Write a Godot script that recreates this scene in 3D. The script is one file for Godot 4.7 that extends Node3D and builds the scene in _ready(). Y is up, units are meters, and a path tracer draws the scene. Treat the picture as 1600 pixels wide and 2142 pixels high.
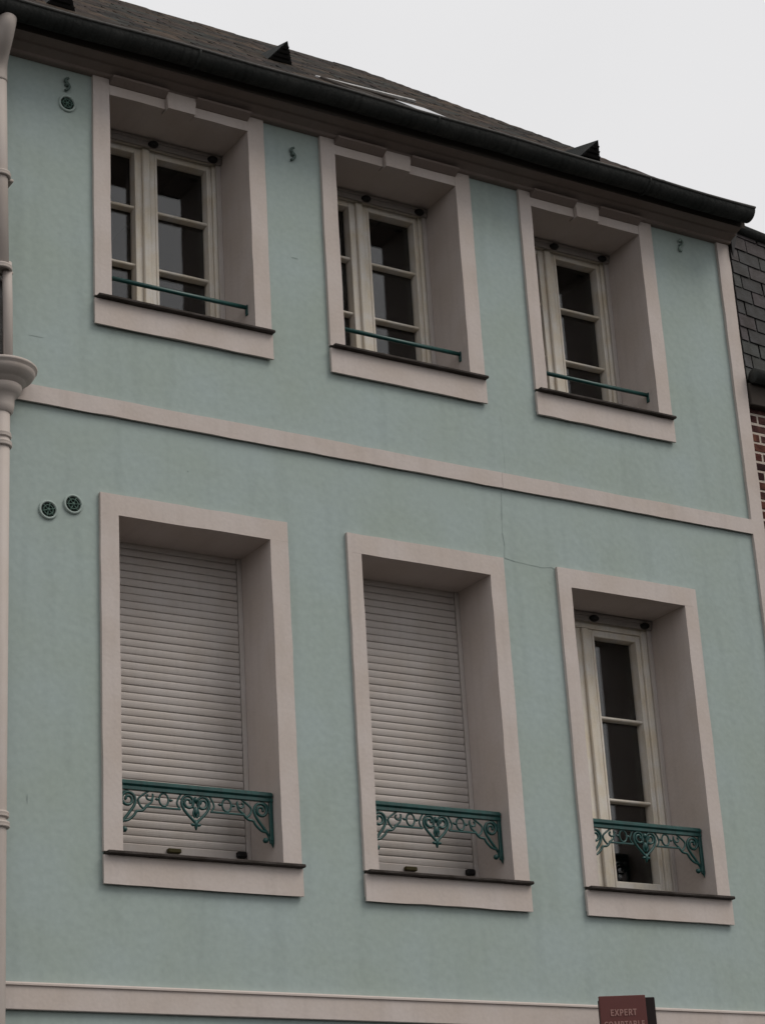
extends Node3D
# A pale teal town-house facade with six deep windows, seen from the street on an overcast day.

const WALL_Z := -0.025          # face of the teal render; the trim stands about 2.5 cm proud of it at z = 0
const SLOPE := 0.68696          # roof pitch in radians
var rng := RandomNumberGenerator.new()
var used := {}
var M := {}

# ---------------------------------------------------------------- naming
func numbered(called: String) -> String:
	if not used.has(called):
		used[called] = 0
		return called
	used[called] += 1
	return "%s_%03d" % [called, used[called]]

func thing(called: String, label: String, category: String, at := Vector3.ZERO, group := "") -> Node3D:
	var o := Node3D.new()
	o.name = numbered(called)
	add_child(o)
	o.position = at
	o.set_meta("label", label)
	o.set_meta("category", category)
	if group != "":
		o.set_meta("group", group)
	return o

func obj(called: String, st: SurfaceTool, mat: Material, parent: Node = null, at := Vector3.ZERO) -> MeshInstance3D:
	st.generate_normals()
	var o := MeshInstance3D.new()
	o.mesh = st.commit()
	o.name = called
	o.material_override = mat
	(parent if parent else self).add_child(o, true)
	o.position = at
	return o

func inst(called: String, mesh: Mesh, mat: Material, parent: Node, xf: Transform3D) -> MeshInstance3D:
	var o := MeshInstance3D.new()
	o.mesh = mesh
	o.name = called
	o.material_override = mat
	parent.add_child(o, true)
	o.transform = xf
	return o

func structure(o: Node, label: String) -> void:
	o.set_meta("kind", "structure")
	o.set_meta("label", label)

# ---------------------------------------------------------------- mesh helpers
func mb(smooth := false) -> SurfaceTool:
	var st := SurfaceTool.new()
	st.begin(Mesh.PRIMITIVE_TRIANGLES)
	st.set_smooth_group(0 if smooth else 0xFFFFFFFF)
	return st

func tri(st: SurfaceTool, a: Vector3, b: Vector3, c: Vector3) -> void:   # counter-clockwise seen from outside
	st.add_vertex(a)
	st.add_vertex(c)
	st.add_vertex(b)

func quad(st: SurfaceTool, a: Vector3, b: Vector3, c: Vector3, d: Vector3) -> void:
	tri(st, a, b, c)
	tri(st, a, c, d)

func face(st: SurfaceTool, p: Array, inside: Vector3) -> void:           # turned so that it looks away from inside
	var n: Vector3 = (p[1] - p[0]).cross(p[2] - p[0])
	var mid := Vector3.ZERO
	for v in p:
		mid += v
	mid /= p.size()
	var q := p.duplicate()
	if n.dot(mid - inside) < 0.0:
		q.reverse()
	for i in range(1, q.size() - 1):
		tri(st, q[0], q[i], q[i + 1])

func box(st: SurfaceTool, lo: Vector3, hi: Vector3, c := 0.0, xf := Transform3D.IDENTITY) -> void:
	var m := (lo + hi) * 0.5
	var h := (hi - lo) * 0.5
	var inside := xf * m
	if c <= 0.0:
		for a in 3:
			for s in [-1.0, 1.0]:
				var p := []
				for k in [[-1, -1], [1, -1], [1, 1], [-1, 1]]:
					var v := Vector3.ZERO
					v[a] = s * h[a]
					v[(a + 1) % 3] = k[0] * h[(a + 1) % 3]
					v[(a + 2) % 3] = k[1] * h[(a + 2) % 3]
					p.append(xf * (m + v))
				face(st, p, inside)
		return
	c = minf(c, minf(h.x, minf(h.y, h.z)) * 0.6)
	var pt := func(a: int, s: Vector3) -> Vector3:
		var v := Vector3.ZERO
		for k in 3:
			v[k] = s[k] * (h[k] if k == a else h[k] - c)
		return xf * (m + v)
	for a in 3:
		var b := (a + 1) % 3
		var d := (a + 2) % 3
		for s in [-1.0, 1.0]:
			var p := []
			for k in [[-1, -1], [1, -1], [1, 1], [-1, 1]]:
				var sg := Vector3.ZERO
				sg[a] = s
				sg[b] = k[0]
				sg[d] = k[1]
				p.append(pt.call(a, sg))
			face(st, p, inside)
		for s in [-1.0, 1.0]:                       # edges that run along axis d, between faces a and b
			for t in [-1.0, 1.0]:
				var s1 := Vector3.ZERO
				s1[a] = s
				s1[b] = t
				s1[d] = -1.0
				var s2 := s1
				s2[d] = 1.0
				face(st, [pt.call(a, s1), pt.call(a, s2), pt.call(b, s2), pt.call(b, s1)], inside)
	for x in [-1.0, 1.0]:
		for y in [-1.0, 1.0]:
			for z in [-1.0, 1.0]:
				var sg := Vector3(x, y, z)
				face(st, [pt.call(0, sg), pt.call(1, sg), pt.call(2, sg)], inside)

func bx(x0: float, y0: float, z0: float, x1: float, y1: float, z1: float, c := 0.0) -> SurfaceTool:
	var st := mb()
	box(st, Vector3(x0, y0, z0), Vector3(x1, y1, z1), c)
	return st

func wavy(x0: float, y0: float, z0: float, x1: float, y1: float, z1: float, axis: int, amount := 0.0022) -> SurfaceTool:
	# a hand-floated strip of render: a long box whose two front edges wander by a couple of millimetres
	var st := mb()
	var lo := Vector3(x0, y0, z0)
	var hi := Vector3(x1, y1, z1)
	var side := 1 - axis
	var n := maxi(2, int((hi[axis] - lo[axis]) / 0.13))
	var rings := []
	for i in n + 1:
		var t := float(i) / n
		var ends := 0.3 if i == 0 or i == n else 1.0
		var ring := []
		for k in [[0, 0], [1, 0], [1, 1], [0, 1]]:
			var v := Vector3.ZERO
			v[axis] = lerpf(lo[axis], hi[axis], t)
			v[side] = hi[side] if k[0] else lo[side]
			v.z = z1 if k[1] else z0
			if k[1]:
				v[side] += rng.randf_range(-amount, amount) * ends
				v.z += rng.randf_range(-0.5, 0.3) * amount * ends
			ring.append(v)
		rings.append(ring)
	for i in n:
		var mid: Vector3 = (lo + hi) * 0.5
		mid[axis] = (rings[i][0][axis] + rings[i + 1][0][axis]) * 0.5
		for k in 4:
			var k2 := (k + 1) % 4
			face(st, [rings[i][k], rings[i][k2], rings[i + 1][k2]], mid)
			face(st, [rings[i][k], rings[i + 1][k2], rings[i + 1][k]], mid)
	face(st, rings[0], (lo + hi) * 0.5)
	face(st, rings[n], (lo + hi) * 0.5)
	return st

func tube(st: SurfaceTool, pts: Array, r, sides := 8, closed := false, flat := 1.0) -> void:   # flat squashes the section along z
	var n := pts.size()
	var rings := []
	var up := Vector3(0, 0, 1)
	for i in n:
		var t: Vector3
		if closed:
			t = (pts[(i + 1) % n] - pts[(i - 1 + n) % n]).normalized()
		else:
			t = (pts[mini(i + 1, n - 1)] - pts[maxi(i - 1, 0)]).normalized()
		if absf(t.dot(up)) > 0.95:
			up = Vector3(1, 0, 0) if absf(t.x) < 0.5 else Vector3(0, 1, 0)
		var side := t.cross(up).normalized()
		var u := side.cross(t).normalized()
		var rad: float = r[i] if r is Array else r
		var ring := []
		for k in sides:
			var a := TAU * k / sides
			ring.append(pts[i] + side * cos(a) * rad + u * sin(a) * rad * flat)
		rings.append(ring)
	for i in (n if closed else n - 1):
		var A: Array = rings[i]
		var B: Array = rings[(i + 1) % n]
		for k in sides:
			var k2 := (k + 1) % sides
			quad(st, A[k2], A[k], B[k], B[k2])
	if not closed:
		for e in [0, n - 1]:
			var ring: Array = rings[e]
			var away: Vector3 = pts[1] if e == 0 else pts[n - 2]
			for k in range(1, sides - 1):
				face(st, [ring[0], ring[k], ring[k + 1]], away)

func prof(st: SurfaceTool, p: Array, x0: float, x1: float, closed := true) -> void:   # a (z, y) outline swept along x; points run clockwise seen from +x
	var n := p.size()
	for i in (n if closed else n - 1):
		var a: Vector2 = p[i]
		var b: Vector2 = p[(i + 1) % n]
		quad(st, Vector3(x0, a.y, a.x), Vector3(x0, b.y, b.x), Vector3(x1, b.y, b.x), Vector3(x1, a.y, a.x))
	if closed:
		var poly := PackedVector2Array()
		for v in p:
			poly.append(v)
		var ix := Geometry2D.triangulate_polygon(poly)
		for i in range(0, ix.size(), 3):
			var t := [p[ix[i]], p[ix[i + 1]], p[ix[i + 2]]]
			for x in [x0, x1]:
				face(st, [Vector3(x, t[0].y, t[0].x), Vector3(x, t[1].y, t[1].x), Vector3(x, t[2].y, t[2].x)], Vector3((x0 + x1) * 0.5, t[0].y, t[0].x))

func lathe(st: SurfaceTool, p: Array, at: Vector3, segs := 24, xf := Basis.IDENTITY) -> void:   # (radius, height) outline from top to bottom
	for i in p.size() - 1:
		for k in segs:
			var a := TAU * k / segs
			var b := TAU * (k + 1) / segs
			var q := []
			for e in [[p[i], a], [p[i + 1], a], [p[i + 1], b], [p[i], b]]:
				q.append(at + xf * Vector3(cos(e[1]) * e[0].x, e[0].y, sin(e[1]) * e[0].x))
			tri(st, q[0], q[2], q[1])
			tri(st, q[0], q[3], q[2])

func spiral(cx: float, cy: float, r0: float, r1: float, a0: float, a1: float, n := 22) -> Array:
	var out := []
	for i in n + 1:
		var t := float(i) / n
		var a := deg_to_rad(lerpf(a0, a1, t))
		var r := lerpf(r0, r1, pow(t, 0.8))
		out.append(Vector3(cx + cos(a) * r, cy + sin(a) * r, 0))
	return out

func bez(a: Vector3, b: Vector3, c: Vector3, d: Vector3, n := 10) -> Array:
	var out := []
	for i in n + 1:
		out.append(a.bezier_interpolate(b, c, d, float(i) / n))
	return out

func soft(pts: Array, per := 5) -> Array:               # a smooth line through points
	var cv := Curve3D.new()
	for i in pts.size():
		var a: Vector3 = pts[maxi(i - 1, 0)]
		var b: Vector3 = pts[mini(i + 1, pts.size() - 1)]
		cv.add_point(pts[i], (a - b) / 6.0, (b - a) / 6.0)
	var out := []
	for i in (pts.size() - 1) * per + 1:
		out.append(cv.samplef(float(i) / per))
	return out

func mirrored(pts: Array) -> Array:
	var out := []
	for p in pts:
		out.append(Vector3(-p.x, p.y, p.z))
	return out

# ---------------------------------------------------------------- materials
func lin(r: float, g: float, b: float) -> Color:
	return Color(r, g, b).linear_to_srgb()

func noise(seed_: int, freq: float, octaves := 4) -> FastNoiseLite:
	var f := FastNoiseLite.new()
	f.seed = seed_
	f.frequency = freq
	f.noise_type = FastNoiseLite.TYPE_SIMPLEX_SMOOTH
	f.fractal_octaves = octaves
	return f

func mottled(seed_: int, size: int, amount: float, tint: Color, grain := 0.02, streaks := 0.0) -> ImageTexture:
	# near-white picture that multiplies a base colour: broad blotches that lean to a tint, fine grain, faint rain streaks
	var big := noise(seed_, 5.0 / size, 4).get_seamless_image(size, size)
	var fine := noise(seed_ + 7, 90.0 / size, 3).get_seamless_image(size, size)
	var run := noise(seed_ + 13, 30.0 / size, 2).get_seamless_image(size, size)
	var im := Image.create(size, size, false, Image.FORMAT_RGB8)
	for y in size:
		for x in size:
			var b := big.get_pixel(x, y).r
			var g := fine.get_pixel(x, y).r - 0.5
			var s := maxf(0.0, run.get_pixel(x, y / 12).r - 0.55) * streaks if streaks > 0.0 else 0.0
			var k := clampf(b * amount * 1.6 - amount * 0.3, 0.0, 1.0)
			var c := Color.WHITE.lerp(tint, k)
			var v := clampf(0.97 + g * grain * 2.0 - s, 0.0, 1.0)
			im.set_pixel(x, y, Color(c.r * v, c.g * v, c.b * v))
	return ImageTexture.create_from_image(im)

func bumps(seed_: int, size: int, freq: float, strength: float) -> ImageTexture:
	var im := noise(seed_, freq / size, 4).get_seamless_image(size, size)
	im.convert(Image.FORMAT_RGBA8)
	im.bump_map_to_normal_map(strength)
	return ImageTexture.create_from_image(im)

func mat(called: String, c: Color, rough: float, tex: Texture2D = null, scale := 0.3, nrm: Texture2D = null, nscale := 0.5, spec := 0.3) -> StandardMaterial3D:
	var m := StandardMaterial3D.new()
	m.resource_name = called
	m.albedo_color = c
	m.roughness = rough
	m.metallic_specular = spec
	if tex or nrm:
		m.uv1_triplanar = true
		m.uv1_world_triplanar = true
		m.uv1_scale = Vector3.ONE * scale
	if tex:
		m.albedo_texture = tex
	if nrm:
		m.normal_enabled = true
		m.normal_texture = nrm
		m.normal_scale = nscale
	M[called] = m
	return m

func materials() -> void:
	var t_wall := mottled(3, 1024, 0.60, Color(0.965, 0.96, 0.92), 0.02, 0.07)
	var t_trim := mottled(21, 512, 0.45, Color(0.94, 0.92, 0.89), 0.015, 0.06)
	var t_wood := mottled(33, 512, 0.5, Color(0.95, 0.89, 0.78), 0.03, 0.12)
	var t_slate := mottled(41, 512, 0.9, Color(0.72, 0.7, 0.66), 0.18, 0.0)
	var t_metal := mottled(55, 512, 0.7, Color(0.75, 0.78, 0.78), 0.08, 0.5)
	var t_brick := mottled(61, 512, 0.8, Color(0.6, 0.55, 0.6), 0.3, 0.0)
	var t_road := mottled(71, 512, 0.6, Color(0.8, 0.8, 0.82), 0.25, 0.0)
	var n_plaster := bumps(5, 512, 60.0, 2.0)
	var n_rough := bumps(9, 512, 40.0, 4.0)
	mat("wall", lin(0.364, 0.434, 0.424), 0.92, t_wall, 0.21, n_plaster, 0.08, 0.2)
	mat("trim", lin(0.560, 0.500, 0.470), 0.9, t_trim, 0.4, n_plaster, 0.08, 0.2)
	mat("shaded_trim", lin(0.25, 0.205, 0.185), 0.9, t_trim, 0.5, n_plaster, 0.3, 0.2)  # trim paint darkened to carry the shade under the eaves
	mat("wood", lin(0.73, 0.695, 0.64), 0.6, t_wood, 0.9, null, 0.0, 0.35)
	mat("shutter", lin(0.48, 0.442, 0.420), 0.55, t_trim, 0.7, null, 0.0, 0.35)
	mat("shutter_dark", lin(0.26, 0.235, 0.22), 0.5, t_trim, 0.7, null, 0.0, 0.35)  # darker tone for the end bars of the rolled-up shutters
	mat("sill_slate", lin(0.06, 0.05, 0.046), 0.75, t_slate, 1.2, n_rough, 0.3, 0.3)
	mat("black", lin(0.012, 0.011, 0.011), 0.5)
	mat("brass", lin(0.05, 0.04, 0.012), 0.5)
	mat("green_iron", lin(0.004, 0.068, 0.062), 0.42, t_metal, 1.5, null, 0.0, 0.5)
	mat("zinc_black", lin(0.044, 0.045, 0.043), 0.75, t_metal, 0.8, n_rough, 0.5, 0.2)
	mat("zinc_pale", lin(0.55, 0.53, 0.52), 0.45, t_metal, 0.9, null, 0.0, 0.5)
	mat("zinc_glint", lin(0.10, 0.095, 0.09), 0.7, t_metal, 0.9, null, 0.0, 0.3)  # paler zinc that paints in light caught along the eaves
	mat("roof_glass", lin(0.10, 0.10, 0.10), 0.12, null, 1.0, null, 0.0, 0.6)
	mat("pipe", lin(0.48, 0.43, 0.40), 0.65, t_trim, 0.8, null, 0.0, 0.35)
	mat("vent_dark", lin(0.018, 0.03, 0.024), 0.7)
	mat("vent_green", lin(0.07, 0.12, 0.1), 0.7)
	mat("anchor_pale", lin(0.24, 0.30, 0.28), 0.8, t_wall, 0.6)
	mat("anchor", lin(0.11, 0.15, 0.14), 0.8, t_wall, 0.6)
	mat("crack", lin(0.25, 0.30, 0.285), 1.0)
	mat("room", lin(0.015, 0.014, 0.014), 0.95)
	mat("roof_under", lin(0.05, 0.042, 0.036), 0.95)
	for i in 6:
		var k: Array = [[0.060, 0.047, 0.038], [0.040, 0.033, 0.028], [0.085, 0.063, 0.048], [0.046, 0.047, 0.043], [0.052, 0.040, 0.036], [0.024, 0.022, 0.021]][i]
		mat("roof_slate_%d" % i, lin(k[0], k[1], k[2]), 0.9, t_slate, 1.1, n_rough, 0.6, 0.2)
	for i in 5:
		var k: Array = [[0.060, 0.060, 0.062], [0.050, 0.050, 0.052], [0.070, 0.062, 0.064], [0.056, 0.060, 0.058], [0.066, 0.056, 0.060]][i]
		mat("wall_slate_%d" % i, lin(k[0], k[1], k[2]), 0.7, t_slate, 1.4, n_rough, 0.4, 0.35)
	for i in 5:
		var k: Array = [[0.125, 0.050, 0.038], [0.085, 0.038, 0.032], [0.150, 0.065, 0.046], [0.062, 0.034, 0.032], [0.110, 0.056, 0.048]][i]
		mat("brick_%d" % i, lin(k[0], k[1], k[2]), 0.92, t_brick, 2.0, n_rough, 0.6, 0.2)
	mat("mortar", lin(0.48, 0.42, 0.37), 0.95, t_trim, 1.0, n_rough, 0.5, 0.2)
	mat("sign_red", lin(0.115, 0.032, 0.028), 0.5, t_trim, 1.0, null, 0.0, 0.4)
	mat("sign_letter", lin(0.30, 0.17, 0.15), 0.6)
	mat("sign_case", lin(0.014, 0.008, 0.008), 0.6)
	mat("asphalt", lin(0.05, 0.05, 0.05), 0.95, t_road, 0.35, n_rough, 0.6, 0.2)
	mat("paving", lin(0.09, 0.087, 0.084), 0.95, t_road, 0.5, n_rough, 0.4, 0.2)
	mat("kerb_stone", lin(0.30, 0.29, 0.28), 0.95, t_road, 0.6, n_rough, 0.4, 0.2)
	mat("soil", lin(0.06, 0.058, 0.05), 1.0, t_road, 0.1, null, 0.0, 0.1)
	var g := StandardMaterial3D.new()
	g.resource_name = "glass"
	g.albedo_color = Color(0.12, 0.13, 0.13, 0.01)
	g.transparency = BaseMaterial3D.TRANSPARENCY_ALPHA
	g.roughness = 0.02
	g.metallic_specular = 0.5
	M["glass"] = g

# ---------------------------------------------------------------- the facade's measures
var upper := [[4.971, 5.083, 6.071, 6.189], [6.618, 6.728, 7.696, 7.814], [8.231, 8.330, 9.293, 9.412]]   # outer left, inner left, inner right, outer right
var lower := [[4.993, 5.108, 6.117, 6.239], [6.663, 6.761, 7.730, 7.843], [8.270, 8.374, 9.329, 9.437]]
const UB := 7.746
const UT := 9.188
const LB := 4.337
const LT := 6.333
const EAVE := 9.30

func _ready() -> void:
	rng.seed = 20
	# camera
	var cam := Camera3D.new()
	cam.name = "camera"
	cam.transform = Transform3D(Basis(Vector3(0.8519063657, -0.0564160551, 0.5206464951), Vector3(-0.1461326310, 0.9290819404, 0.3397822864), Vector3(-0.5028924321, -0.3655461349, 0.7832465927)), Vector3(0, 1.6, 10.8))
	cam.fov = 26.38
	cam.near = 0.1
	cam.far = 1500.0
	add_child(cam)
	cam.current = true
	# sky and exposure
	var we := WorldEnvironment.new()
	we.name = "world_environment"
	var env := Environment.new()
	env.background_mode = Environment.BG_SKY
	var sm := ProceduralSkyMaterial.new()
	sm.sky_top_color = Color(0.893, 0.893, 0.898)
	sm.sky_horizon_color = Color(0.915, 0.905, 0.906)
	sm.sky_curve = 0.2
	sm.ground_bottom_color = Color(0.25, 0.25, 0.25)
	sm.ground_horizon_color = Color(0.5, 0.5, 0.5)
	sm.sky_energy_multiplier = 1.0
	var cl := noise(77, 0.006, 4).get_seamless_image(1024, 512)       # faint folds in the cloud cover
	var cover := Image.create(1024, 512, false, Image.FORMAT_RGBA8)
	for y in 512:
		for x in 1024:
			cover.set_pixel(x, y, Color(1, 0.985, 0.985, clampf((cl.get_pixel(x, y).r - 0.35) * 0.14, 0.0, 1.0)))
	sm.sky_cover = ImageTexture.create_from_image(cover)
	var sky := Sky.new()
	sky.sky_material = sm
	env.sky = sky
	env.tonemap_mode = Environment.TONE_MAPPER_LINEAR
	env.tonemap_exposure = 1.0
	env.sdfgi_enabled = true
	env.ssao_enabled = true
	env.ssil_enabled = true
	we.environment = env
	add_child(we)
	# the sun behind the cloud cover
	var sun := DirectionalLight3D.new()
	sun.name = "sun"
	sun.light_energy = 0.5
	sun.light_color = Color(1.0, 0.97, 0.93)
	sun.light_angular_distance = 30.0
	sun.sky_mode = DirectionalLight3D.SKY_MODE_LIGHT_ONLY
	sun.shadow_enabled = true
	add_child(sun)
	sun.look_at_from_position(Vector3(4.6, 9.0, 5.6), Vector3.ZERO, Vector3.UP)

	materials()
	build_ground()
	build_house()
	build_left_house()
	build_brick_house()
	build_rails()
	build_drainpipe()
	build_vents_and_anchors()
	build_roof_vents()
	build_sign()

# ---------------------------------------------------------------- ground
func build_ground() -> void:
	structure(obj("ground", bx(-400, -0.5, -400, 400, -0.02, 400), M.soil), "flat dull ground around the houses")
	structure(obj("road", bx(-300, -0.3, 2.3, 300, 0.0, 9.2), M.asphalt), "grey asphalt street in front of the house")
	structure(obj("pavement", bx(-300, -0.3, 0.0, 300, 0.12, 2.14), M.paving), "paved walk at the foot of the house")
	structure(obj("pavement_far_side", bx(-300, -0.3, 9.36, 300, 0.12, 13.0), M.paving), "paved walk on the camera's side of the street")
	var st := mb()
	for i in range(-60, 61):
		for z in [2.14, 9.2]:
			box(st, Vector3(i, -0.2, z + 0.002), Vector3(i + 0.99, 0.125, z + 0.158), 0.012)
	structure(obj("kerb", st, M.kerb_stone), "pale stone kerbs along the street")

# ---------------------------------------------------------------- the teal house
func grid_wall(st: SurfaceTool, z: float, x0: float, x1: float, y0: float, y1: float, holes: Array, out: float) -> void:
	var xs := [x0, x1]
	var ys := [y0, y1]
	for h in holes:
		xs.append_array([h[0], h[2]])
		ys.append_array([h[1], h[3]])
	xs.sort()
	ys.sort()
	for i in xs.size() - 1:
		for j in ys.size() - 1:
			if xs[i + 1] - xs[i] < 1e-5 or ys[j + 1] - ys[j] < 1e-5:
				continue
			var cx: float = (xs[i] + xs[i + 1]) * 0.5
			var cy: float = (ys[j] + ys[j + 1]) * 0.5
			var hit := false
			for h in holes:
				if cx > h[0] and cx < h[2] and cy > h[1] and cy < h[3]:
					hit = true
			if not hit:
				face(st, [Vector3(xs[i], ys[j], z), Vector3(xs[i + 1], ys[j], z), Vector3(xs[i + 1], ys[j + 1], z), Vector3(xs[i], ys[j + 1], z)], Vector3(cx, cy, z - out))

func build_house() -> void:
	var H := thing("teal_house", "pale teal rendered town house with pinkish trim and six deep windows", "house", Vector3.ZERO)
	var holes := []
	for w in upper:
		holes.append([w[1] - 0.018, UB - 0.04, w[2] + 0.018, UT + 0.018])
	for w in lower:
		holes.append([w[1] - 0.018, LB - 0.04, w[2] + 0.018, LT + 0.018])
	var st := mb()
	grid_wall(st, WALL_Z, 4.396, 10.10, 0.0, 9.45, holes, 1.0)
	grid_wall(st, -0.50, 4.36, 10.10, 0.0, 9.45, holes, -1.0)
	obj("wall", st, M.wall, H)
	# the gable end, the left party wall and the back close the house
	for x in [[10.10, 10.146], [4.30, 4.36]]:
		st = mb()
		prof(st, [Vector2(-0.046, 0), Vector2(-0.046, 9.42), Vector2(-4.78, 13.45), Vector2(-9.8, 9.30), Vector2(-9.8, 0)], x[0], x[1])
		obj("gable_wall", st, M.wall, H)
	obj("back_wall", bx(4.36, 0, -9.8, 10.10, 9.3, -9.7), M.wall, H)
	# dark rooms behind the windows
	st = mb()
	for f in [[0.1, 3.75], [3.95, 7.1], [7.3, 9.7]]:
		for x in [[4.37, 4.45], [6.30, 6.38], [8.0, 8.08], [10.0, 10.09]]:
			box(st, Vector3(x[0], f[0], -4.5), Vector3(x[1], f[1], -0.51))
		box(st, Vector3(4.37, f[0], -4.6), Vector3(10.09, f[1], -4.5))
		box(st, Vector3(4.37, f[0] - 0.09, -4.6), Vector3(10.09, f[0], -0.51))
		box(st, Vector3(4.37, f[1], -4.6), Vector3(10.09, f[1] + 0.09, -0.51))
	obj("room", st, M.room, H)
	# string courses and pilaster
	for e in [[4.397, 7.885], [7.8868, 10.033]]:
		st = wavy(e[0], 6.962, -0.014, e[1], 7.071, 0.0, 0, 0.003)
		box(st, Vector3(e[0] + 0.001, 6.990, -0.06), Vector3(e[1] - 0.001, 7.069, -0.015))
		obj("string_course", st, M.trim, H)
	st = mb()
	prof(st, [Vector2(-0.06, 3.612), Vector2(0.008, 3.606), Vector2(0.014, 3.598), Vector2(0.014, 3.589), Vector2(0.004, 3.584), Vector2(0.004, 3.466), Vector2(0.0, 3.462), Vector2(-0.010, 3.462), Vector2(-0.011, 3.492), Vector2(-0.06, 3.492)], 4.397, 10.033)
	obj("string_course", st, M.trim, H)
	obj("pilaster", wavy(10.034, 0.0, -0.07, 10.149, 9.335, 0.0, 1, 0.003), M.trim, H)
	# cracks in the render: thin furrows that run down from the middle upper window to the right-hand lower one
	var cr := [Vector2(7.93, 7.50), Vector2(7.94, 7.40), Vector2(7.925, 7.32), Vector2(7.935, 7.22), Vector2(7.93, 7.08)]
	var cr2 := [Vector2(7.885, 6.94), Vector2(7.88, 6.84), Vector2(7.872, 6.74), Vector2(7.868, 6.65), Vector2(7.878, 6.56), Vector2(7.868, 6.475), Vector2(7.95, 6.462), Vector2(8.06, 6.455), Vector2(8.17, 6.45), Vector2(8.245, 6.462), Vector2(8.268, 6.45)]
	for line in [cr, cr2]:
		st = mb()
		for i in line.size() - 1:
			var a: Vector2 = line[i]
			var b: Vector2 = line[i + 1]
			var n := (b - a).orthogonal().normalized() * (rng.randf_range(0.0003, 0.0008) if line == cr else rng.randf_range(0.0008, 0.0024))
			quad(st, Vector3(a.x - n.x, a.y - n.y, WALL_Z + 0.002), Vector3(b.x - n.x, b.y - n.y, WALL_Z + 0.002), Vector3(b.x + n.x, b.y + n.y, WALL_Z + 0.002), Vector3(a.x + n.x, a.y + n.y, WALL_Z + 0.002))
		obj("crack", st, M.crack, H)
	# small scrapes in the paint
	for m in [[4.552, 4.60, 0.004, 0.032], [6.395, 8.335, 0.028, 0.004], [5.58, 6.70, 0.006, 0.006], [9.30, 7.73, 0.05, 0.0025], [4.60, 7.40, 0.06, 0.002]]:
		st = mb()
		var c := Vector3(m[0], m[1], WALL_Z + 0.0015)
		var ring := []
		for k in 9:
			var a := TAU * k / 9.0
			ring.append(c + Vector3(cos(a) * m[2], sin(a) * m[3], 0) * rng.randf_range(0.6, 1.0))
		for k in 9:
			face(st, [c, ring[k], ring[(k + 1) % 9]], c - Vector3(0, 0, 1))
		obj("scrape", st, M.crack, H)
	# cornice under the eaves
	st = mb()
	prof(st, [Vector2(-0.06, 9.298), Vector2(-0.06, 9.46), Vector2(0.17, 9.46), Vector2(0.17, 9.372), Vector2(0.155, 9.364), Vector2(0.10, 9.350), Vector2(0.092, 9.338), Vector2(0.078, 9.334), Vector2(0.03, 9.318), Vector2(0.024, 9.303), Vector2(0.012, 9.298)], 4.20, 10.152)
	obj("cornice", st, M.shaded_trim, H)
	for w in upper:
		surround(H, w, true)
		casement(H, w, UB, 9.20, [8.69, 8.27], 9.088, 7.93, 0.0, true)
	for i in 3:
		surround(H, lower[i], false)
		if i < 2:
			roller_shutter(H, lower[i])
		else:
			casement(H, lower[i], LB, LT + 0.012, [5.613, 5.046], 6.185, 4.497, -0.02, false)
	build_roof(H)
	build_gutter(H)

func surround(H: Node3D, w: Array, is_upper: bool) -> void:
	var y0 := UB if is_upper else LB
	var y1 := UT if is_upper else LT
	var st := mb()
	box(st, Vector3(w[1] - 0.02, y0 - 0.02, -0.499), Vector3(w[1], y1, -0.06))
	box(st, Vector3(w[2], y0 - 0.02, -0.499), Vector3(w[2] + 0.02, y1, -0.06))
	box(st, Vector3(w[1] - 0.02, y1, -0.499), Vector3(w[2] + 0.02, y1 + 0.02, -0.06))
	var S := obj("window_surround", st, M.trim, H)
	var top := EAVE - 0.001 if is_upper else LT
	obj("jamb", wavy(w[0], y0 + 0.001, -0.06, w[1], top, 0.0, 1), M.trim, S)
	obj("jamb", wavy(w[2], y0 + 0.001, -0.06, w[3], top, 0.0, 1), M.trim, S)
	if is_upper:
		var mid: float = (w[1] + w[2]) * 0.5
		obj("lintel", wavy(w[1] + 0.001, UT, -0.06, mid - 0.105, 9.258, -0.002, 0, 0.003), M.trim, S)
		obj("lintel", wavy(mid + 0.102, UT, -0.06, w[2] - 0.001, 9.258, -0.002, 0, 0.003), M.trim, S)
		var k := mb()
		var c := Vector3(mid, 9.24, -0.02)
		var q := []
		for z in [-0.06, 0.032]:
			for e in [[-0.098, 9.181], [0.094, 9.181], [0.104, EAVE - 0.001], [-0.106, EAVE - 0.001]]:
				q.append(Vector3(mid + e[0], e[1], z))
		for f in [[0, 1, 2, 3], [4, 5, 6, 7], [0, 1, 5, 4], [1, 2, 6, 5], [2, 3, 7, 6], [3, 0, 4, 7]]:
			face(k, [q[f[0]], q[f[1]], q[f[2]], q[f[3]]], c)
		obj("keystone", k, M.trim, S)
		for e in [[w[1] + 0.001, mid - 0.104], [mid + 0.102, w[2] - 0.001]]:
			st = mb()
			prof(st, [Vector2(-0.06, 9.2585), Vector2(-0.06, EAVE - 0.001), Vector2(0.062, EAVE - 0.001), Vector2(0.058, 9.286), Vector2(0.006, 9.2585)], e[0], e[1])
			obj("head_panel", st, M.shaded_trim, S)
	else:
		obj("lintel", wavy(w[0], LT, -0.06, w[3], 6.463, 0.0, 0), M.trim, S)
	var yb := 7.556 if is_upper else 4.156
	obj("sill_board", bx(w[0] + 0.008, y0 - 0.020, -0.499, w[3] + 0.004, y0, 0.043, 0.005), M.sill_slate, S)
	st = wavy(w[0] - 0.004, yb, -0.010, w[3] + 0.002, y0 - 0.021, 0.006, 0, 0.003)
	box(st, Vector3(w[0] + 0.002, yb + 0.03, -0.06), Vector3(w[3] - 0.004, y0 - 0.022, -0.011))      # set back behind a drip groove
	obj("sill_apron", st, M.trim, S)

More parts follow.
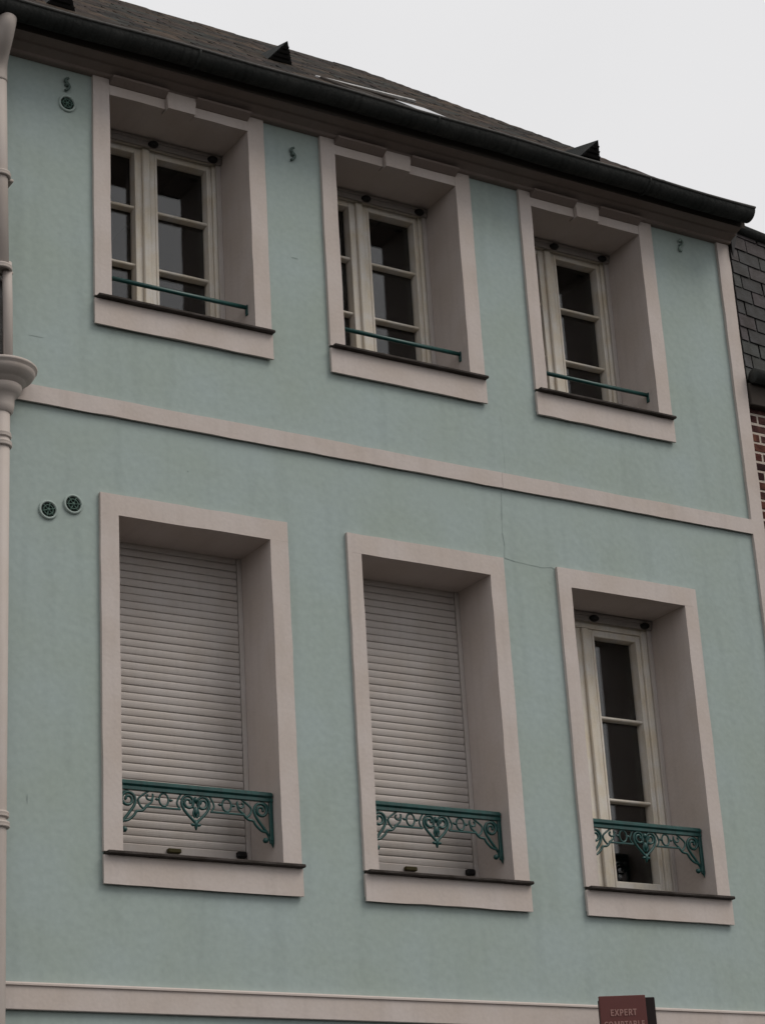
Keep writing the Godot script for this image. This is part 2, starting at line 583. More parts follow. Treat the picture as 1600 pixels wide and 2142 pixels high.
func casement(H: Node3D, w: Array, y0: float, y1: float, bars: Array, gt: float, gb: float, shift: float, is_upper: bool) -> void:
	var c: float = w[2] - 0.536 + shift
	var wd: Material = M.wood
	var zf := -0.41
	var st := mb()
	box(st, Vector3(c - 0.536, y0, -0.515), Vector3(c - 0.483, y1, zf), 0.004)
	box(st, Vector3(c + 0.483, y0, -0.515), Vector3(w[2] - 0.0005, y1, zf), 0.004)
	box(st, Vector3(c - 0.482, gt + 0.048, -0.515), Vector3(c + 0.482, y1, zf - 0.003), 0.004)
	box(st, Vector3(c - 0.482, y0, -0.515), Vector3(c + 0.482, y0 + 0.05, zf - 0.003), 0.004)
	var W := obj("window", st, wd, H)
	for s in [-1.0, 1.0]:
		st = mb()
		var xi: float = c + s * 0.0015
		var xo: float = c + s * 0.481
		var gi: float = c + s * 0.077
		var go: float = c + s * (0.450 if is_upper else 0.442)
		for r in [[xi, gi], [go, xo]]:
			box(st, Vector3(minf(r[0], r[1]), y0 + 0.052, -0.51), Vector3(maxf(r[0], r[1]), gt + 0.046, zf - 0.016), 0.004)
			# the glazing rebate's moulding
			var e: float = r[1] if r[0] == xi else r[0]
			var d: float = s * (-0.014 if r[0] == xi else 0.014)
			var e2: float = e - (0.004 if d > 0 else -0.004)
			box(st, Vector3(minf(e2, e + d), y0 + 0.06, -0.48), Vector3(maxf(e2, e + d), gt + 0.03, zf - 0.010), 0.003)
		box(st, Vector3(minf(gi, go), gt, -0.51), Vector3(maxf(gi, go), gt + 0.046, zf - 0.016), 0.004)
		box(st, Vector3(minf(gi, go), y0 + 0.052, -0.51), Vector3(maxf(gi, go), gb, zf - 0.016), 0.004)
		obj("sash", st, wd, W)
		var edges := [gt, bars[0], bars[1], gb]
		for b in bars:
			obj("glazing_bar", bx(minf(gi, go), b - 0.009, -0.505, maxf(gi, go), b + 0.010, zf - 0.026, 0.008), wd, W)
		for i in 3:
			obj("pane", bx(minf(gi, go) - 0.004, edges[i + 1] - 0.004, -0.495, maxf(gi, go) + 0.004, edges[i] + 0.004, -0.487), M.glass, W)
	obj("astragal", bx(c - 0.030, y0 + 0.054, zf - 0.017, c + 0.022, gt + 0.044, zf + 0.008, 0.006), wd, W)
	# the rolled-up shutter: its end bar, guides and rubber stops show below the lintel
	var top := UT if is_upper else LT
	st = mb()
	box(st, Vector3(w[1] + 0.002, top - 0.066, -0.385), Vector3(w[2] - 0.002, top - 0.006, -0.365), 0.005)
	box(st, Vector3(w[1] + 0.002, top - 0.030, -0.365), Vector3(w[2] - 0.002, top - 0.006, -0.358), 0.003)
	box(st, Vector3(w[1] + 0.002, top - 0.005, -0.395), Vector3(w[2] - 0.002, top - 0.0005, -0.37))
	obj("shutter_end_bar", st, M.shutter_dark, W)
	for s in [0, 1]:
		st = mb()
		var x0: float = w[1] + 0.0005 if s == 0 else w[2] - 0.034
		box(st, Vector3(x0, y0 + 0.001, -0.405), Vector3(x0 + 0.0335, top - 0.001, -0.386), 0.003)
		obj("shutter_guide", st, M.shutter, W)
	for x in [w[2] - 0.51, w[2] - 0.075]:
		st = mb(true)
		lathe(st, [Vector2(0, 0.03), Vector2(0.018, 0.028), Vector2(0.022, 0.02), Vector2(0.024, 0.0)], Vector3(x, top - 0.046, -0.365), 12, Basis(Vector3(1, 0, 0), Vector3(0, 0, 1), Vector3(0, -1, 0)) * Basis.from_scale(Vector3(1.5, 1, 1)))
		obj("shutter_stop", st, M.black, W)

func roller_shutter(H: Node3D, w: Array) -> void:
	var st := mb()
	box(st, Vector3(w[1] + 0.0005, LB + 0.001, -0.46), Vector3(w[1] + 0.03, LT - 0.0005, -0.375), 0.003)
	box(st, Vector3(w[2] - 0.030, LB + 0.001, -0.46), Vector3(w[2] - 0.0005, LT - 0.0005, -0.375), 0.003)
	var S := obj("roller_shutter", st, M.shutter, H)
	var x0: float = w[1] + 0.028
	var x1: float = w[2] - 0.034
	st = mb()
	var p := 0.0475
	prof(st, [Vector2(-0.014, -0.001), Vector2(-0.014, p - 0.003), Vector2(-0.0055, p - 0.0032), Vector2(-0.0035, p - 0.0055), Vector2(-0.001, p - 0.011), Vector2(0.0, p * 0.55), Vector2(-0.001, 0.014), Vector2(-0.003, 0.005), Vector2(-0.006, 0.0005), Vector2(-0.012, -0.001)], x0, x1)
	st.generate_normals()
	var mesh := st.commit()
	var y := 4.492
	while y < LT - 0.012:
		inst("slat", mesh, M.shutter, S, Transform3D(Basis(Vector3(1, 0, 0), rng.randf_range(-0.015, 0.015)), Vector3(0, y + rng.randf_range(-0.0012, 0.0008), -0.386 + rng.randf_range(-0.0012, 0.0012))))
		y += p
	obj("shutter_end_bar", bx(x0, LB + 0.004, -0.402, x1, 4.490, -0.382, 0.005), M.shutter, S)
	obj("shutter_stop", bx(w[2] - 0.555, 4.446, -0.382, w[2] - 0.470, 4.472, -0.352, 0.005), M.brass, S)
	obj("shutter_stop", bx(w[2] - 0.105, 4.446, -0.382, w[2] - 0.042, 4.484, -0.345, 0.008), M.black, S)

# a point of the front roof slope: along the eaves, up the slope, off the slates
func rp(x: float, s: float, h := 0.0) -> Vector3:
	return Vector3(x, 9.47 + s * sin(SLOPE) + h * cos(SLOPE), 0.22 - s * cos(SLOPE) + h * sin(SLOPE))

func roof_frame() -> Basis:      # x along the eaves, y off the slates, z down the slope
	return Basis(Vector3(1, 0, 0), Vector3(0, cos(SLOPE), sin(SLOPE)), Vector3(0, -sin(SLOPE), cos(SLOPE)))

func build_roof(H: Node3D) -> void:
	var st := mb()
	prof(st, [Vector2(0.2, 9.44), Vector2(-4.78, 13.52), Vector2(-9.9, 9.3), Vector2(-9.9, 9.22), Vector2(-4.78, 13.42), Vector2(0.2, 9.34)], 4.2, 10.152)
	var R := obj("roof", st, M.roof_under, H)
	# slates, laid in courses: real tiles, too fine and too oblique to tell apart
	var by := []
	for i in 6:
		by.append(mb())
	var rows := 46
	var moss := noise(91, 0.7, 3)
	var F := roof_frame()
	for r in rows:
		var s := r * 0.1405 - 0.02
		var x := 4.2 - (0.11 if r % 2 else 0.0)
		while x < 10.18:
			var x1 := minf(x + 0.218, 10.178 + rng.randf_range(-0.012, 0.012))
			if x1 - x > 0.03:
				var b: SurfaceTool = by[rng.randi_range(0, 5) if rng.randf() < 0.5 else clampi(int((moss.get_noise_2d(x, s) + 0.45) * 6.5), 0, 5)]
				var t := Transform3D(F * Basis(Vector3(1, 0, 0), 0.035 + rng.randf_range(-0.015, 0.03)), rp(x, s + 0.31, 0.003 + rng.randf_range(0.0, 0.006)))
				box(b, Vector3(0.002, 0.0, 0.0), Vector3(x1 - x - 0.003, rng.randf_range(0.007, 0.013), 0.31 + rng.randf_range(-0.006, 0.006)), 0.0, t)
			x += 0.22
	for i in 6:
		var o := obj("slates", by[i], M["roof_slate_%d" % i], R)
		o.set_meta("kind", "stuff")
	st = mb()
	box(st, Vector3(0, -0.012, 0.0), Vector3(5.98, -0.002, 0.05), 0.002, Transform3D(F, rp(4.2, 0.02, 0.0)))
	obj("eave_highlight", st, M.zinc_glint, R)  # added pale strip standing in for the lit line at the eave
	# ridge
	st = mb(true)
	tube(st, [Vector3(4.2, 13.565, -4.79), Vector3(7.0, 13.56, -4.79), Vector3(10.165, 13.565, -4.79)], 0.02, 10)
	obj("ridge", st, M.zinc_black, R)
	# roof window: dark frame, pane, pale flashings along its top and right side
	var sk := Transform3D(F, rp(7.40, 1.90, 0.0))
	st = mb()
	box(st, Vector3(0.0, 0.005, 0.0), Vector3(0.05, 0.035, 1.42), 0.006, sk)
	box(st, Vector3(0.66, 0.005, 0.0), Vector3(0.71, 0.03, 1.42), 0.006, sk)
	box(st, Vector3(0.05, 0.005, 0.0), Vector3(0.66, 0.034, 0.07), 0.006, sk)
	box(st, Vector3(0.05, 0.005, 1.36), Vector3(0.66, 0.030, 1.42), 0.006, sk)
	var RW := obj("roof_window", st, M.roof_under, H)
	st = mb()
	box(st, Vector3(0.05, 0.012, 0.07), Vector3(0.398, 0.024, 1.36), 0.0, sk)
	obj("dark_panel", st, M.roof_slate_1, RW)  # added dark panel; glass here would mirror the bright sky
	st = mb()
	box(st, Vector3(0.40, 0.012, 0.50), Vector3(0.66, 0.030, 1.36), 0.0, sk * Transform3D(Basis(Vector3(1, 0, 0), 0.012), Vector3(0, 0.012, 0)))
	obj("pane", st, M.roof_glass, RW)
	st = mb()
	box(st, Vector3(-0.01, 0.004, -0.06), Vector3(0.86, 0.030, -0.01), 0.004, sk * Transform3D(Basis(Vector3(0, 0, 1), 0.03), Vector3.ZERO))
	obj("top_flashing", st, M.zinc_pale, RW)

func build_gutter(H: Node3D) -> void:
	var st := mb(true)
	var n := 26
	var rings := []
	var bead := []
	for i in n + 1:
		var x := lerpf(4.1, 10.128, float(i) / n)
		var lift := 0.022 * sin(PI * clampf((x - 4.1) / 5.4, 0.0, 1.0)) + 0.004 * sin(x * 5.0)
		var ring := []
		for k in 15:
			var a := PI + PI * k / 14.0
			ring.append(Vector3(x, 9.425 + lift + sin(a) * 0.078, 0.278 - cos(a) * 0.078))
		bead.append(Vector3(x, 9.430 + lift, 0.357))
		rings.append(ring)
	for i in n:
		for k in rings[0].size() - 1:
			quad(st, rings[i][k], rings[i][k + 1], rings[i + 1][k + 1], rings[i + 1][k])
	var G := obj("gutter", st, M.zinc_black, H)
	st = mb()
	for i in range(1, 14):
		face(st, [rings[n][0], rings[n][i], rings[n][i + 1]], Vector3(9, 9.4, 0.27))
		face(st, [rings[0][0], rings[0][i], rings[0][i + 1]], Vector3(5, 9.4, 0.27))
	obj("end_cap", st, M.zinc_black, G)
	st = mb(true)
	tube(st, bead, 0.010, 8)
	obj("gutter_bead", st, M.zinc_glint, G)  # coloured paler than the gutter as a painted sky highlight
	for j in [5.55, 7.35, 9.15]:                           # soldered joints and iron straps
		st = mb(true)
		var arc := []
		for k in 15:
			var a := PI + PI * k / 14.0
			arc.append(Vector3(j, 9.425 + 0.022 * sin(PI * clampf((j - 4.1) / 5.4, 0.0, 1.0)) + sin(a) * 0.080, 0.278 - cos(a) * 0.080))
		tube(st, arc, 0.010, 6)
		obj("gutter_strap", st, M.zinc_black, G)

# ---------------------------------------------------------------- neighbours
func build_left_house() -> void:
	var L := thing("grey_house", "sliver of a dark slate-hung house left of the drainpipe", "house", Vector3(1.5, 0, -4))
	obj("wall", bx(-5.0, 0, -5.8, 2.79, 9.0, 3.86), M.wall_slate_1, L)
	obj("corner_board", bx(2.70, 0, 3.864, 2.893, 9.0, 3.968), M.wall_slate_1, L)
	var st := mb()
	prof(st, [Vector2(4.1, 8.95), Vector2(-0.9, 12.6), Vector2(-5.9, 8.95), Vector2(-5.8, 8.9), Vector2(-0.9, 12.4), Vector2(4.0, 8.9)], -5.1, 2.69)
	obj("roof", st, M.roof_slate_3, L)

func build_brick_house() -> void:
	var B := thing("brick_house", "red brick house with dark slate mansard on the right edge of the photo", "house", Vector3(10.16, 0, 0))
	var W := obj("wall", bx(-0.008, 0, -8.0, 4.0, 8.05, -0.048), M.mortar, B)
	# bricks: those in sight one by one, the rest of the wall as one layer
	var variants := []
	for i in 4:
		var st := mb()
		box(st, Vector3(0, 0, -0.03), Vector3([0.208, 0.213, 0.205, 0.211][i], [0.062, 0.060, 0.063, 0.061][i], 0.0), 0.005)
		st.generate_normals()
		variants.append(st.commit())
	var half := mb()
	box(half, Vector3(0, 0, -0.03), Vector3(0.100, 0.062, 0.0), 0.005)
	half.generate_normals()
	var half_mesh := half.commit()
	var rest := [mb(), mb(), mb(), mb(), mb()]
	for r in 107:
		var y := 0.02 + r * 0.0755
		if y > 7.97:
			break
		var x := -0.006
		var k := 0
		while x < 3.95:
			var short := (k + r) % 2 == 0                     # stretchers and headers in turn
			var w := 0.112 if short else 0.222
			var c := rng.randi_range(0, 4)
			var z := -0.044 + rng.randf_range(-0.002, 0.002)
			if y > 6.1 and x < 0.75:
				inst("brick", half_mesh if short else variants[rng.randi_range(0, 3)], M["brick_%d" % c], W, Transform3D(Basis(Vector3(0, 0, 1), rng.randf_range(-0.01, 0.01)), Vector3(x, y, z)))
			else:
				box(rest[c], Vector3(x, y, z - 0.03), Vector3(x + w - 0.012, y + 0.062, z))
			x += w
			k += 1
	for i in 5:
		var o := obj("bricks", rest[i], M["brick_%d" % i], W)
		o.set_meta("kind", "stuff")
	# dark eaves board, coloured for the shade on the brick top, and mansard gutter
	obj("shaded_fascia", bx(0.0, 7.985, -0.1, 4.0, 8.16, 0.02, 0.006), M.roof_under, B)
	var st := mb(true)
	tube(st, [Vector3(0.012, 8.20, 0.06), Vector3(2.0, 8.20, 0.0), Vector3(4.0, 8.20, -0.1)], 0.055, 12)
	obj("gutter", st, M.zinc_black, B)
	# mansard slope, turned a little away from the street
	var P := Node3D.new()
	st = mb()
	box(st, Vector3(0, 8.1, -0.5), Vector3(4.0, 9.44, -0.02), 0.0, Transform3D(Basis(Vector3(0, 1, 0), deg_to_rad(8.0)), Vector3(0, 0, 0)))
	var Rf := obj("mansard_roof", st, M.roof_under, B)
	P.free()
	var Fm := Basis(Vector3(0, 1, 0), deg_to_rad(8.0))
	var rows := 12
	for r in rows:
		var y := 8.19 + r * 0.1105
		var x := -0.02 - (0.12 if r % 2 else 0.02)
		while x < 3.9:
			var x0 := maxf(x, 0.004)
			var x1 := x + rng.randf_range(0.222, 0.232)
			if x1 - x0 > 0.03 and x0 < 1.3:
				st = mb()
				var h := 0.16 if r < rows - 1 else 0.07
				box(st, Vector3(0, 0, -0.006), Vector3(x1 - x0 - 0.004, h + rng.randf_range(-0.004, 0.004), 0.0), 0.0015)
				st.generate_normals()
				inst("slate", st.commit(), M["wall_slate_%d" % rng.randi_range(0, 4)], Rf, Transform3D(Fm * Basis(Vector3(0, 0, 1), rng.randf_range(-0.012, 0.012)) * Basis(Vector3(1, 0, 0), -0.075), Fm * Vector3(x0, y, 0.004 + rng.randf_range(0, 0.003))))
			x += 0.235
	# rolled lead along the top and the flashing against the teal house
	st = mb(true)
	tube(st, [Fm * Vector3(0.03, 9.475, 0.0), Fm * Vector3(2.0, 9.475, 0.0), Fm * Vector3(4.0, 9.475, 0.0)], 0.045, 10)
	obj("roll_cap", st, M.zinc_black, B)
	st = mb()
	face(st, [Vector3(-0.004, 9.46, 0.03), Vector3(-0.004, 9.18, 0.03), Vector3(0.09, 9.46, 0.018)], Vector3(0, 9.4, -1))
	face(st, [Vector3(-0.004, 9.46, 0.03), Vector3(-0.004, 9.18, 0.03), Vector3(-0.004, 9.46, -0.05)], Vector3(1, 9.4, 0))
	obj("flashing", st, M.black, B)

# ---------------------------------------------------------------- iron rails
func build_rails() -> void:
	var which := ["left", "middle", "right"]
	for i in 3:
		var w: Array = upper[i]
		var T := thing("window_rail", "plain dark green bar across the %s upper window" % which[i], "window rail", Vector3((w[1] + w[2]) * 0.5, 7.94, -0.1), "green bars across the upper windows")
		var hw: float = (w[2] - w[1]) * 0.5
		var st := mb(true)
		tube(st, [Vector3(-hw + 0.001, 0.0, 0), Vector3(0, -0.002, 0), Vector3(hw - 0.001, 0.0, 0)], 0.0145, 10)
		obj("bar", st, M.green_iron, T)
		for s in [-1.0, 1.0]:
			obj("end_plate", bx(s * (hw - 0.004) - 0.0035, -0.055, -0.014, s * (hw - 0.004) + 0.0035, 0.018, 0.014, 0.002), M.green_iron, T)
	var labels := ["dark green scrollwork iron rail on the leftmost shuttered window", "dark green scrollwork iron rail on the middle shuttered window", "dark green scrollwork iron rail on the lower window with dark glass panes"]
	for i in 3:
		var w: Array = lower[i]
		var T := thing("balcony_rail", labels[i], "balcony rail", Vector3((w[1] + w[2]) * 0.5, [4.727, 4.739, 4.755][i], -0.1), "cast iron rails across the lower windows")
		scroll_rail(T, (w[2] - w[1]) * 0.5 - 0.004)

func scroll(T: Node3D, called: String, pts: Array, r := 0.0075) -> void:
	for side in [pts, mirrored(pts)]:
		var st := mb(true)
		tube(st, side, r, 7)
		obj(called, st, M.green_iron, T)

func scroll_rail(T: Node3D, w: float) -> void:
	var g: Material = M.green_iron
	var st := mb()
	box(st, Vector3(-w, 0.018, -0.022), Vector3(w, 0.050, 0.022), 0.009)
	box(st, Vector3(-w, -0.006, -0.013), Vector3(w, 0.018, 0.013), 0.003)
	obj("handrail", st, g, T)
	for s in [-1.0, 1.0]:
		st = mb()
		var x: float = s * (w - 0.012)
		box(st, Vector3(x - 0.011, -0.235, -0.010), Vector3(x + 0.011, -0.004, 0.010), 0.003)
		for k in 4:
			var a := [Vector3(x - 0.011, -0.235, -0.01), Vector3(x + 0.011, -0.235, -0.01), Vector3(x + 0.011, -0.235, 0.01), Vector3(x - 0.011, -0.235, 0.01)]
			face(st, [a[k], a[(k + 1) % 4], Vector3(x + s * 0.008, -0.278, 0)], Vector3(x, -0.24, 0))
		obj("end_bar", st, g, T)
		st = mb()
		box(st, Vector3(minf(s * 0.095, s * (w - 0.185)), -0.0985, -0.007), Vector3(maxf(s * 0.095, s * (w - 0.185)), -0.0875, 0.007), 0.002)
		obj("lower_bar", st, g, T)
		var ring := []
		for k in 20:
			ring.append(Vector3(s * (w - 0.30) + cos(TAU * k / 20) * 0.029, -0.046 + sin(TAU * k / 20) * 0.037, 0))
		st = mb(true)
		tube(st, ring, 0.0065, 6, true)
		for e in [[-1, 0.0], [1, 0.0]]:
			var cx: float = s * (w - 0.30) + e[0] * 0.042
			tube(st, [Vector3(cx - 0.014, -0.046, 0), Vector3(cx, -0.046, 0), Vector3(cx + 0.014, -0.046, 0)], [0.004, 0.010, 0.004], 6)
		obj("ring", st, g, T)
		st = mb(true)                                       # the ball at the foot of each bracket
		lathe(st, [Vector2(0, 0.017), Vector2(0.012, 0.013), Vector2(0.018, 0.0), Vector2(0.012, -0.013), Vector2(0, -0.017)], Vector3(s * (w - 0.052), -0.234, 0), 12)
		obj("ball", st, g, T)
	# heart in the middle, with its inner scrolls, leaf and finial
	var heart := spiral(0.046, -0.050, 0.010, 0.043, 560.0, 0.0, 26)
	heart.append_array(bez(Vector3(0.089, -0.055, 0), Vector3(0.086, -0.10, 0), Vector3(0.03, -0.135, 0), Vector3(0.002, -0.166, 0), 9))
	scroll(T, "heart_scroll", heart, 0.0085)
	scroll(T, "inner_scroll", soft([Vector3(0.004, -0.020, 0), Vector3(0.018, -0.035, 0.004), Vector3(0.022, -0.062, 0.004), Vector3(0.012, -0.085, 0.004), Vector3(0.018, -0.112, 0.003), Vector3(0.006, -0.135, 0)]), 0.006)
	st = mb(true)
	lathe(st, [Vector2(0, -0.07), Vector2(0.010, -0.080), Vector2(0.015, -0.095), Vector2(0.011, -0.112), Vector2(0, -0.135)], Vector3(0, 0, 0), 12)
	lathe(st, [Vector2(0, -0.012), Vector2(0.016, -0.022), Vector2(0.02, -0.032), Vector2(0.014, -0.044), Vector2(0, -0.054)], Vector3(0, 0, 0), 12)
	obj("leaf", st, g, T)
	st = mb(true)
	tube(st, [Vector3(0, -0.15, 0), Vector3(0, -0.17, 0), Vector3(0, -0.178, 0), Vector3(0, -0.19, 0), Vector3(0, -0.207, 0)], [0.008, 0.014, 0.011, 0.010, 0.004], 8)
	tube(st, [Vector3(-0.032, -0.176, 0), Vector3(-0.02, -0.176, 0), Vector3(0, -0.176, 0), Vector3(0.02, -0.176, 0), Vector3(0.032, -0.176, 0)], [0.004, 0.010, 0.006, 0.010, 0.004], 8)
	obj("finial", st, g, T)
	# big volute of each corner bracket
	var vol := spiral(w - 0.076, -0.060, 0.010, 0.046, -380.0, 180.0, 26)
	vol.append_array(bez(Vector3(w - 0.122, -0.066, 0), Vector3(w - 0.122, -0.10, 0), Vector3(w - 0.075, -0.14, 0), Vector3(w - 0.030, -0.205, 0), 9))
	scroll(T, "volute", vol, 0.009)
	scroll(T, "bracket_scroll", soft([Vector3(w - 0.19, -0.093, 0), Vector3(w - 0.165, -0.118, 0), Vector3(w - 0.130, -0.125, 0), Vector3(w - 0.112, -0.150, 0), Vector3(w - 0.078, -0.178, 0), Vector3(w - 0.045, -0.188, 0), Vector3(w - 0.028, -0.215, 0), Vector3(w - 0.018, -0.25, 0)]), 0.008)
	scroll(T, "small_scroll", spiral(w - 0.205, -0.032, 0.006, 0.030, 420.0, 150.0, 16) + soft([Vector3(w - 0.232, -0.03, 0), Vector3(w - 0.222, -0.066, 0), Vector3(w - 0.185, -0.092, 0)]), 0.0065)
	scroll(T, "link_scroll", soft([Vector3(w - 0.205, -0.004, 0), Vector3(w - 0.165, -0.030, 0), Vector3(w - 0.140, -0.055, 0), Vector3(w - 0.150, -0.088, 0), Vector3(w - 0.172, -0.108, 0)]), 0.0065)
	scroll(T, "corner_scroll", soft([Vector3(w - 0.075, -0.012, 0), Vector3(w - 0.045, -0.02, 0), Vector3(w - 0.026, -0.045, 0), Vector3(w - 0.022, -0.075, 0)]), 0.007)
	scroll(T, "heart_link", soft([Vector3(0.090, -0.004, 0), Vector3(0.108, -0.030, 0), Vector3(0.118, -0.062, 0), Vector3(0.10, -0.092, 0)]), 0.006)

# ---------------------------------------------------------------- drainpipe
func ring_collar(st: SurfaceTool, at: Vector3, r: float) -> void:
	lathe(st, [Vector2(r - 0.004, 0.018), Vector2(r + 0.006, 0.014), Vector2(r + 0.010, 0.004), Vector2(r + 0.004, -0.004), Vector2(r + 0.010, -0.010), Vector2(r + 0.006, -0.018), Vector2(r - 0.004, -0.020)], at, 24)

func build_drainpipe() -> void:
	var T := thing("drainpipe", "pale beige drainpipe with funnel-shaped hopper on the left edge of the facade", "drainpipe", Vector3(4.336, 0.12, 0.09))
	var st := mb(true)                                          # swan neck from the gutter
	tube(st, soft([Vector3(-0.045, 9.235, 0.17), Vector3(-0.050, 9.19, 0.165), Vector3(-0.050, 9.12, 0.12), Vector3(-0.044, 9.04, 0.04), Vector3(-0.038, 8.97, 0.004), Vector3(-0.034, 8.88, 0.0)]), 0.056, 20)
	obj("swan_neck", st, M.pipe, T)
	st = mb(true)
	tube(st, [Vector3(-0.034, 8.90, 0), Vector3(-0.026, 8.4, 0), Vector3(-0.012, 7.605, 0)], 0.052, 22)
	obj("pipe", st, M.pipe, T)
	st = mb(true)
	tube(st, [Vector3(0.030, 7.66, 0), Vector3(0.037, 7.4, 0), Vector3(0.041, 6.92, 0)], 0.029, 20)
	obj("pipe", st, M.pipe, T)
	st = mb(true)
	tube(st, [Vector3(0.0, 6.68, 0), Vector3(-0.004, 4.4, 0), Vector3(-0.004, 0.05, 0)], 0.052, 22)
	obj("pipe", st, M.pipe, T)
	st = mb(true)
	var hy := 6.962
	lathe(st, [Vector2(0.180, hy + 0.0), Vector2(0.194, hy + 0.004), Vector2(0.202, hy - 0.005), Vector2(0.200, hy - 0.017), Vector2(0.188, hy - 0.023), Vector2(0.190, hy - 0.034), Vector2(0.176, hy - 0.058), Vector2(0.148, hy - 0.082), Vector2(0.108, hy - 0.100), Vector2(0.106, hy - 0.109), Vector2(0.114, hy - 0.117), Vector2(0.110, hy - 0.144), Vector2(0.090, hy - 0.168), Vector2(0.072, hy - 0.183), Vector2(0.070, hy - 0.234), Vector2(0.064, hy - 0.269), Vector2(0.052, hy - 0.281)], Vector3(0.006, 0, 0), 32)
	lathe(st, [Vector2(0.05, hy - 0.140), Vector2(0.12, hy - 0.109), Vector2(0.165, hy - 0.047), Vector2(0.180, hy + 0.0)], Vector3(0.006, 0, 0), 32)
	obj("hopper", st, M.pipe, T)
	for y in [8.235, 7.615]:
		st = mb(true)
		ring_collar(st, Vector3(-0.022 if y > 8.0 else -0.010, y, 0), 0.060)
		box(st, Vector3(0.045, y - 0.016, -0.125), Vector3(0.075, y + 0.004, -0.01), 0.004)
		obj("collar", st, M.pipe, T)
	for y in [6.545, 4.345]:
		st = mb(true)
		ring_collar(st, Vector3(0.0, y, 0), 0.052)
		ring_collar(st, Vector3(0.0, y - 0.055, 0), 0.056)
		box(st, Vector3(0.045, y - 0.064, -0.125), Vector3(0.072, y - 0.044, -0.01), 0.004)
		obj("collar", st, M.pipe, T)

# ---------------------------------------------------------------- vents and wall anchors
func wall_vent(at: Vector2, r: float, label: String, rim: Material, turn: float) -> void:
	var T := thing("wall_vent", label, "wall vent", Vector3(at.x, at.y, WALL_Z), "round vent grilles in the wall")
	var out := Basis(Vector3(1, 0, 0), Vector3(0, 0, 1), Vector3(0, -1, 0))     # lathe axis towards the street
	var st := mb(true)
	lathe(st, [Vector2(r - 0.006, 0.004), Vector2(r - 0.004, 0.012), Vector2(r + 0.002, 0.015), Vector2(r + 0.008, 0.011), Vector2(r + 0.010, 0.0)], Vector3.ZERO, 32, out)
	obj("rim", st, rim, T)
	st = mb(true)
	lathe(st, [Vector2(0, 0.0035), Vector2(r - 0.003, 0.003)], Vector3.ZERO, 32, out)
	obj("opening", st, M.vent_dark, T)
	st = mb(true)
	for k in 6:
		var a := TAU * k / 6 + turn
		var d := Vector3(cos(a), sin(a), 0)
		tube(st, [d * 0.008 + Vector3(0, 0, 0.008), d * r * 0.55 + Vector3(0, 0, 0.009), d * (r - 0.004) + Vector3(0, 0, 0.008)], 0.0035, 6)
	var hoop := []
	for k in 20:
		hoop.append(Vector3(cos(TAU * k / 20) * r * 0.58, sin(TAU * k / 20) * r * 0.58, 0.008))
	tube(st, hoop, 0.0035, 6, true)
	lathe(st, [Vector2(0, 0.016), Vector2(0.010, 0.013), Vector2(0.012, 0.004)], Vector3.ZERO, 12, out)
	obj("grille", st, M.vent_green, T)

func build_vents_and_anchors() -> void:
	wall_vent(Vector2(4.803, 9.052), 0.050, "round dark vent grille below an iron wall anchor near the eaves", M.wall, 0.0)
	wall_vent(Vector2(4.674, 6.306), 0.050, "round dark green vent grille next to the drainpipe, lower of the pair", M.wall, 0.3)
	wall_vent(Vector2(4.829, 6.365), 0.052, "round dark vent grille with pale rim, nearer the shuttered window", M.wall, 0.1)
	var where := [Vector2(4.800, 9.185), Vector2(6.410, 9.108), Vector2(9.692, 9.196)]
	var size := [0.050, 0.052, 0.048]
	var labels := ["S-shaped iron wall anchor above the single round vent", "S-shaped iron wall anchor between the left and middle upper windows", "hook-shaped iron wall anchor right of the right upper window"]
	for i in 3:
		var T := thing("wall_anchor", labels[i], "wall anchor", Vector3(where[i].x, where[i].y, WALL_Z + 0.014), "iron wall anchors painted over")
		var s: float = size[i]
		var pts := soft([Vector3(-0.3, 0.55, 0) * s, Vector3(-0.05, 0.98, 0) * s, Vector3(0.38, 0.72, 0) * s, Vector3(0.34, 0.25, 0) * s, Vector3(0.05, -0.12, 0) * s, Vector3(-0.28, -0.45, 0) * s, Vector3(-0.32, -0.85, 0) * s, Vector3(0.02, -1.0, 0) * s]) if i == 2 else soft([Vector3(0.18, 0.95, 0) * s, Vector3(-0.15, 0.75, 0) * s, Vector3(-0.24, 0.4, 0) * s, Vector3(0.12, 0.1, 0) * s, Vector3(0.30, -0.3, 0) * s, Vector3(0.02, -0.7, 0) * s, Vector3(-0.28, -0.92, 0) * s])
		var st := mb(true)
		tube(st, pts, 0.009, 8, false, 1.2)
		obj("anchor_iron", st, M.anchor_pale if i == 2 else M.anchor, T)
		st = mb(true)
		lathe(st, [Vector2(0, 0.012), Vector2(0.012, 0.008), Vector2(0.014, -0.016)], Vector3.ZERO, 10, Basis(Vector3(1, 0, 0), Vector3(0, 0, 1), Vector3(0, -1, 0)))
		obj("bolt", st, M.anchor, T)

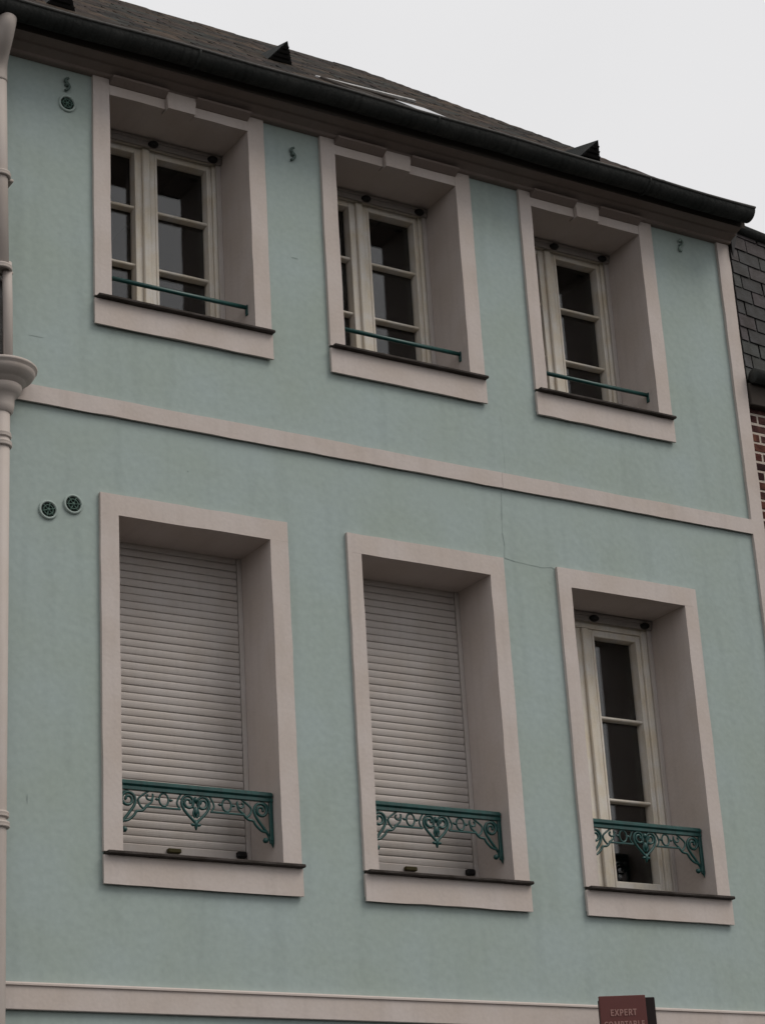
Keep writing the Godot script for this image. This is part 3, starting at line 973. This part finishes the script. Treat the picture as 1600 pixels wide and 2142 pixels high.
# ---------------------------------------------------------------- roof vents
func build_roof_vents() -> void:
	var spots := [[5.16, 1.5], [7.50, 2.86], [9.10, 0.62]]
	var labels := ["triangular black roof vent at the left end of the roof", "triangular black roof vent standing up left of the roof window", "triangular black roof vent just above the gutter at the right"]
	for i in 3:
		var T := thing("roof_vent", labels[i], "roof vent", rp(spots[i][0], spots[i][1], 0.006), "triangular vents on the slates")
		T.basis = roof_frame()
		var st := mb()
		var a := Vector3(-0.115, 0.0, 0.0)
		var b := Vector3(0.115, 0.0, 0.0)
		var c := Vector3(0.0, 0.185, 0.03)
		var d := Vector3(0.0, 0.0, -0.42)
		var m := Vector3(0, 0.05, -0.1)
		face(st, [a, c, d], m)
		face(st, [b, c, d], m)
		face(st, [a, b, d], m)
		face(st, [a, b, c], m)
		obj("hood", st, M.zinc_black, T)
		st = mb()
		var u := Vector3(0, 0.0, 0.006)
		for k in 4:
			var y := 0.015 + k * 0.036
			var hw := 0.115 * (1.0 - y / 0.185) - 0.012
			var z := 0.03 * y / 0.185
			box(st, Vector3(-hw, y, z - 0.004), Vector3(hw, y + 0.022, z + 0.009), 0.0, Transform3D(Basis.IDENTITY, u))
		obj("louvre", st, M.black, T)

# ---------------------------------------------------------------- sign
func build_sign() -> void:
	var a := deg_to_rad(24.0)
	var T := thing("shop_sign", "dark red box sign at the lower edge reading EXPERT COMPTABLE", "sign", Vector3(8.053, 2.980, 0.30))
	T.rotation.y = -a
	obj("board", bx(0.0, 0.0, 0.0, 0.283, 0.62, 0.018, 0.003), M.sign_red, T)
	obj("case", bx(0.012, 0.0, -0.075, 0.345, 0.608, -0.002, 0.004), M.sign_case, T)
	obj("bracket", bx(0.12, 0.25, -0.42, 0.16, 0.29, -0.076, 0.003), M.sign_case, T)
	var font := SystemFont.new()
	font.font_names = PackedStringArray(["Droid Sans"])
	font.font_weight = 700
	for l in [["EXPERT", 0.520, 0.158], ["COMPTABLE", 0.450, 0.245]]:
		var tm := TextMesh.new()
		tm.text = l[0]
		tm.font = font
		tm.font_size = 32
		tm.depth = 0.003
		tm.pixel_size = 0.0018
		var wdt := tm.get_aabb().size.x
		var o := MeshInstance3D.new()
		o.name = "lettering"
		o.mesh = tm
		o.material_override = M.sign_letter
		T.add_child(o, true)
		o.position = Vector3(0.1415, l[1], 0.0195)
		o.scale = Vector3(l[2] / maxf(wdt, 0.001), 0.92, 1.0)
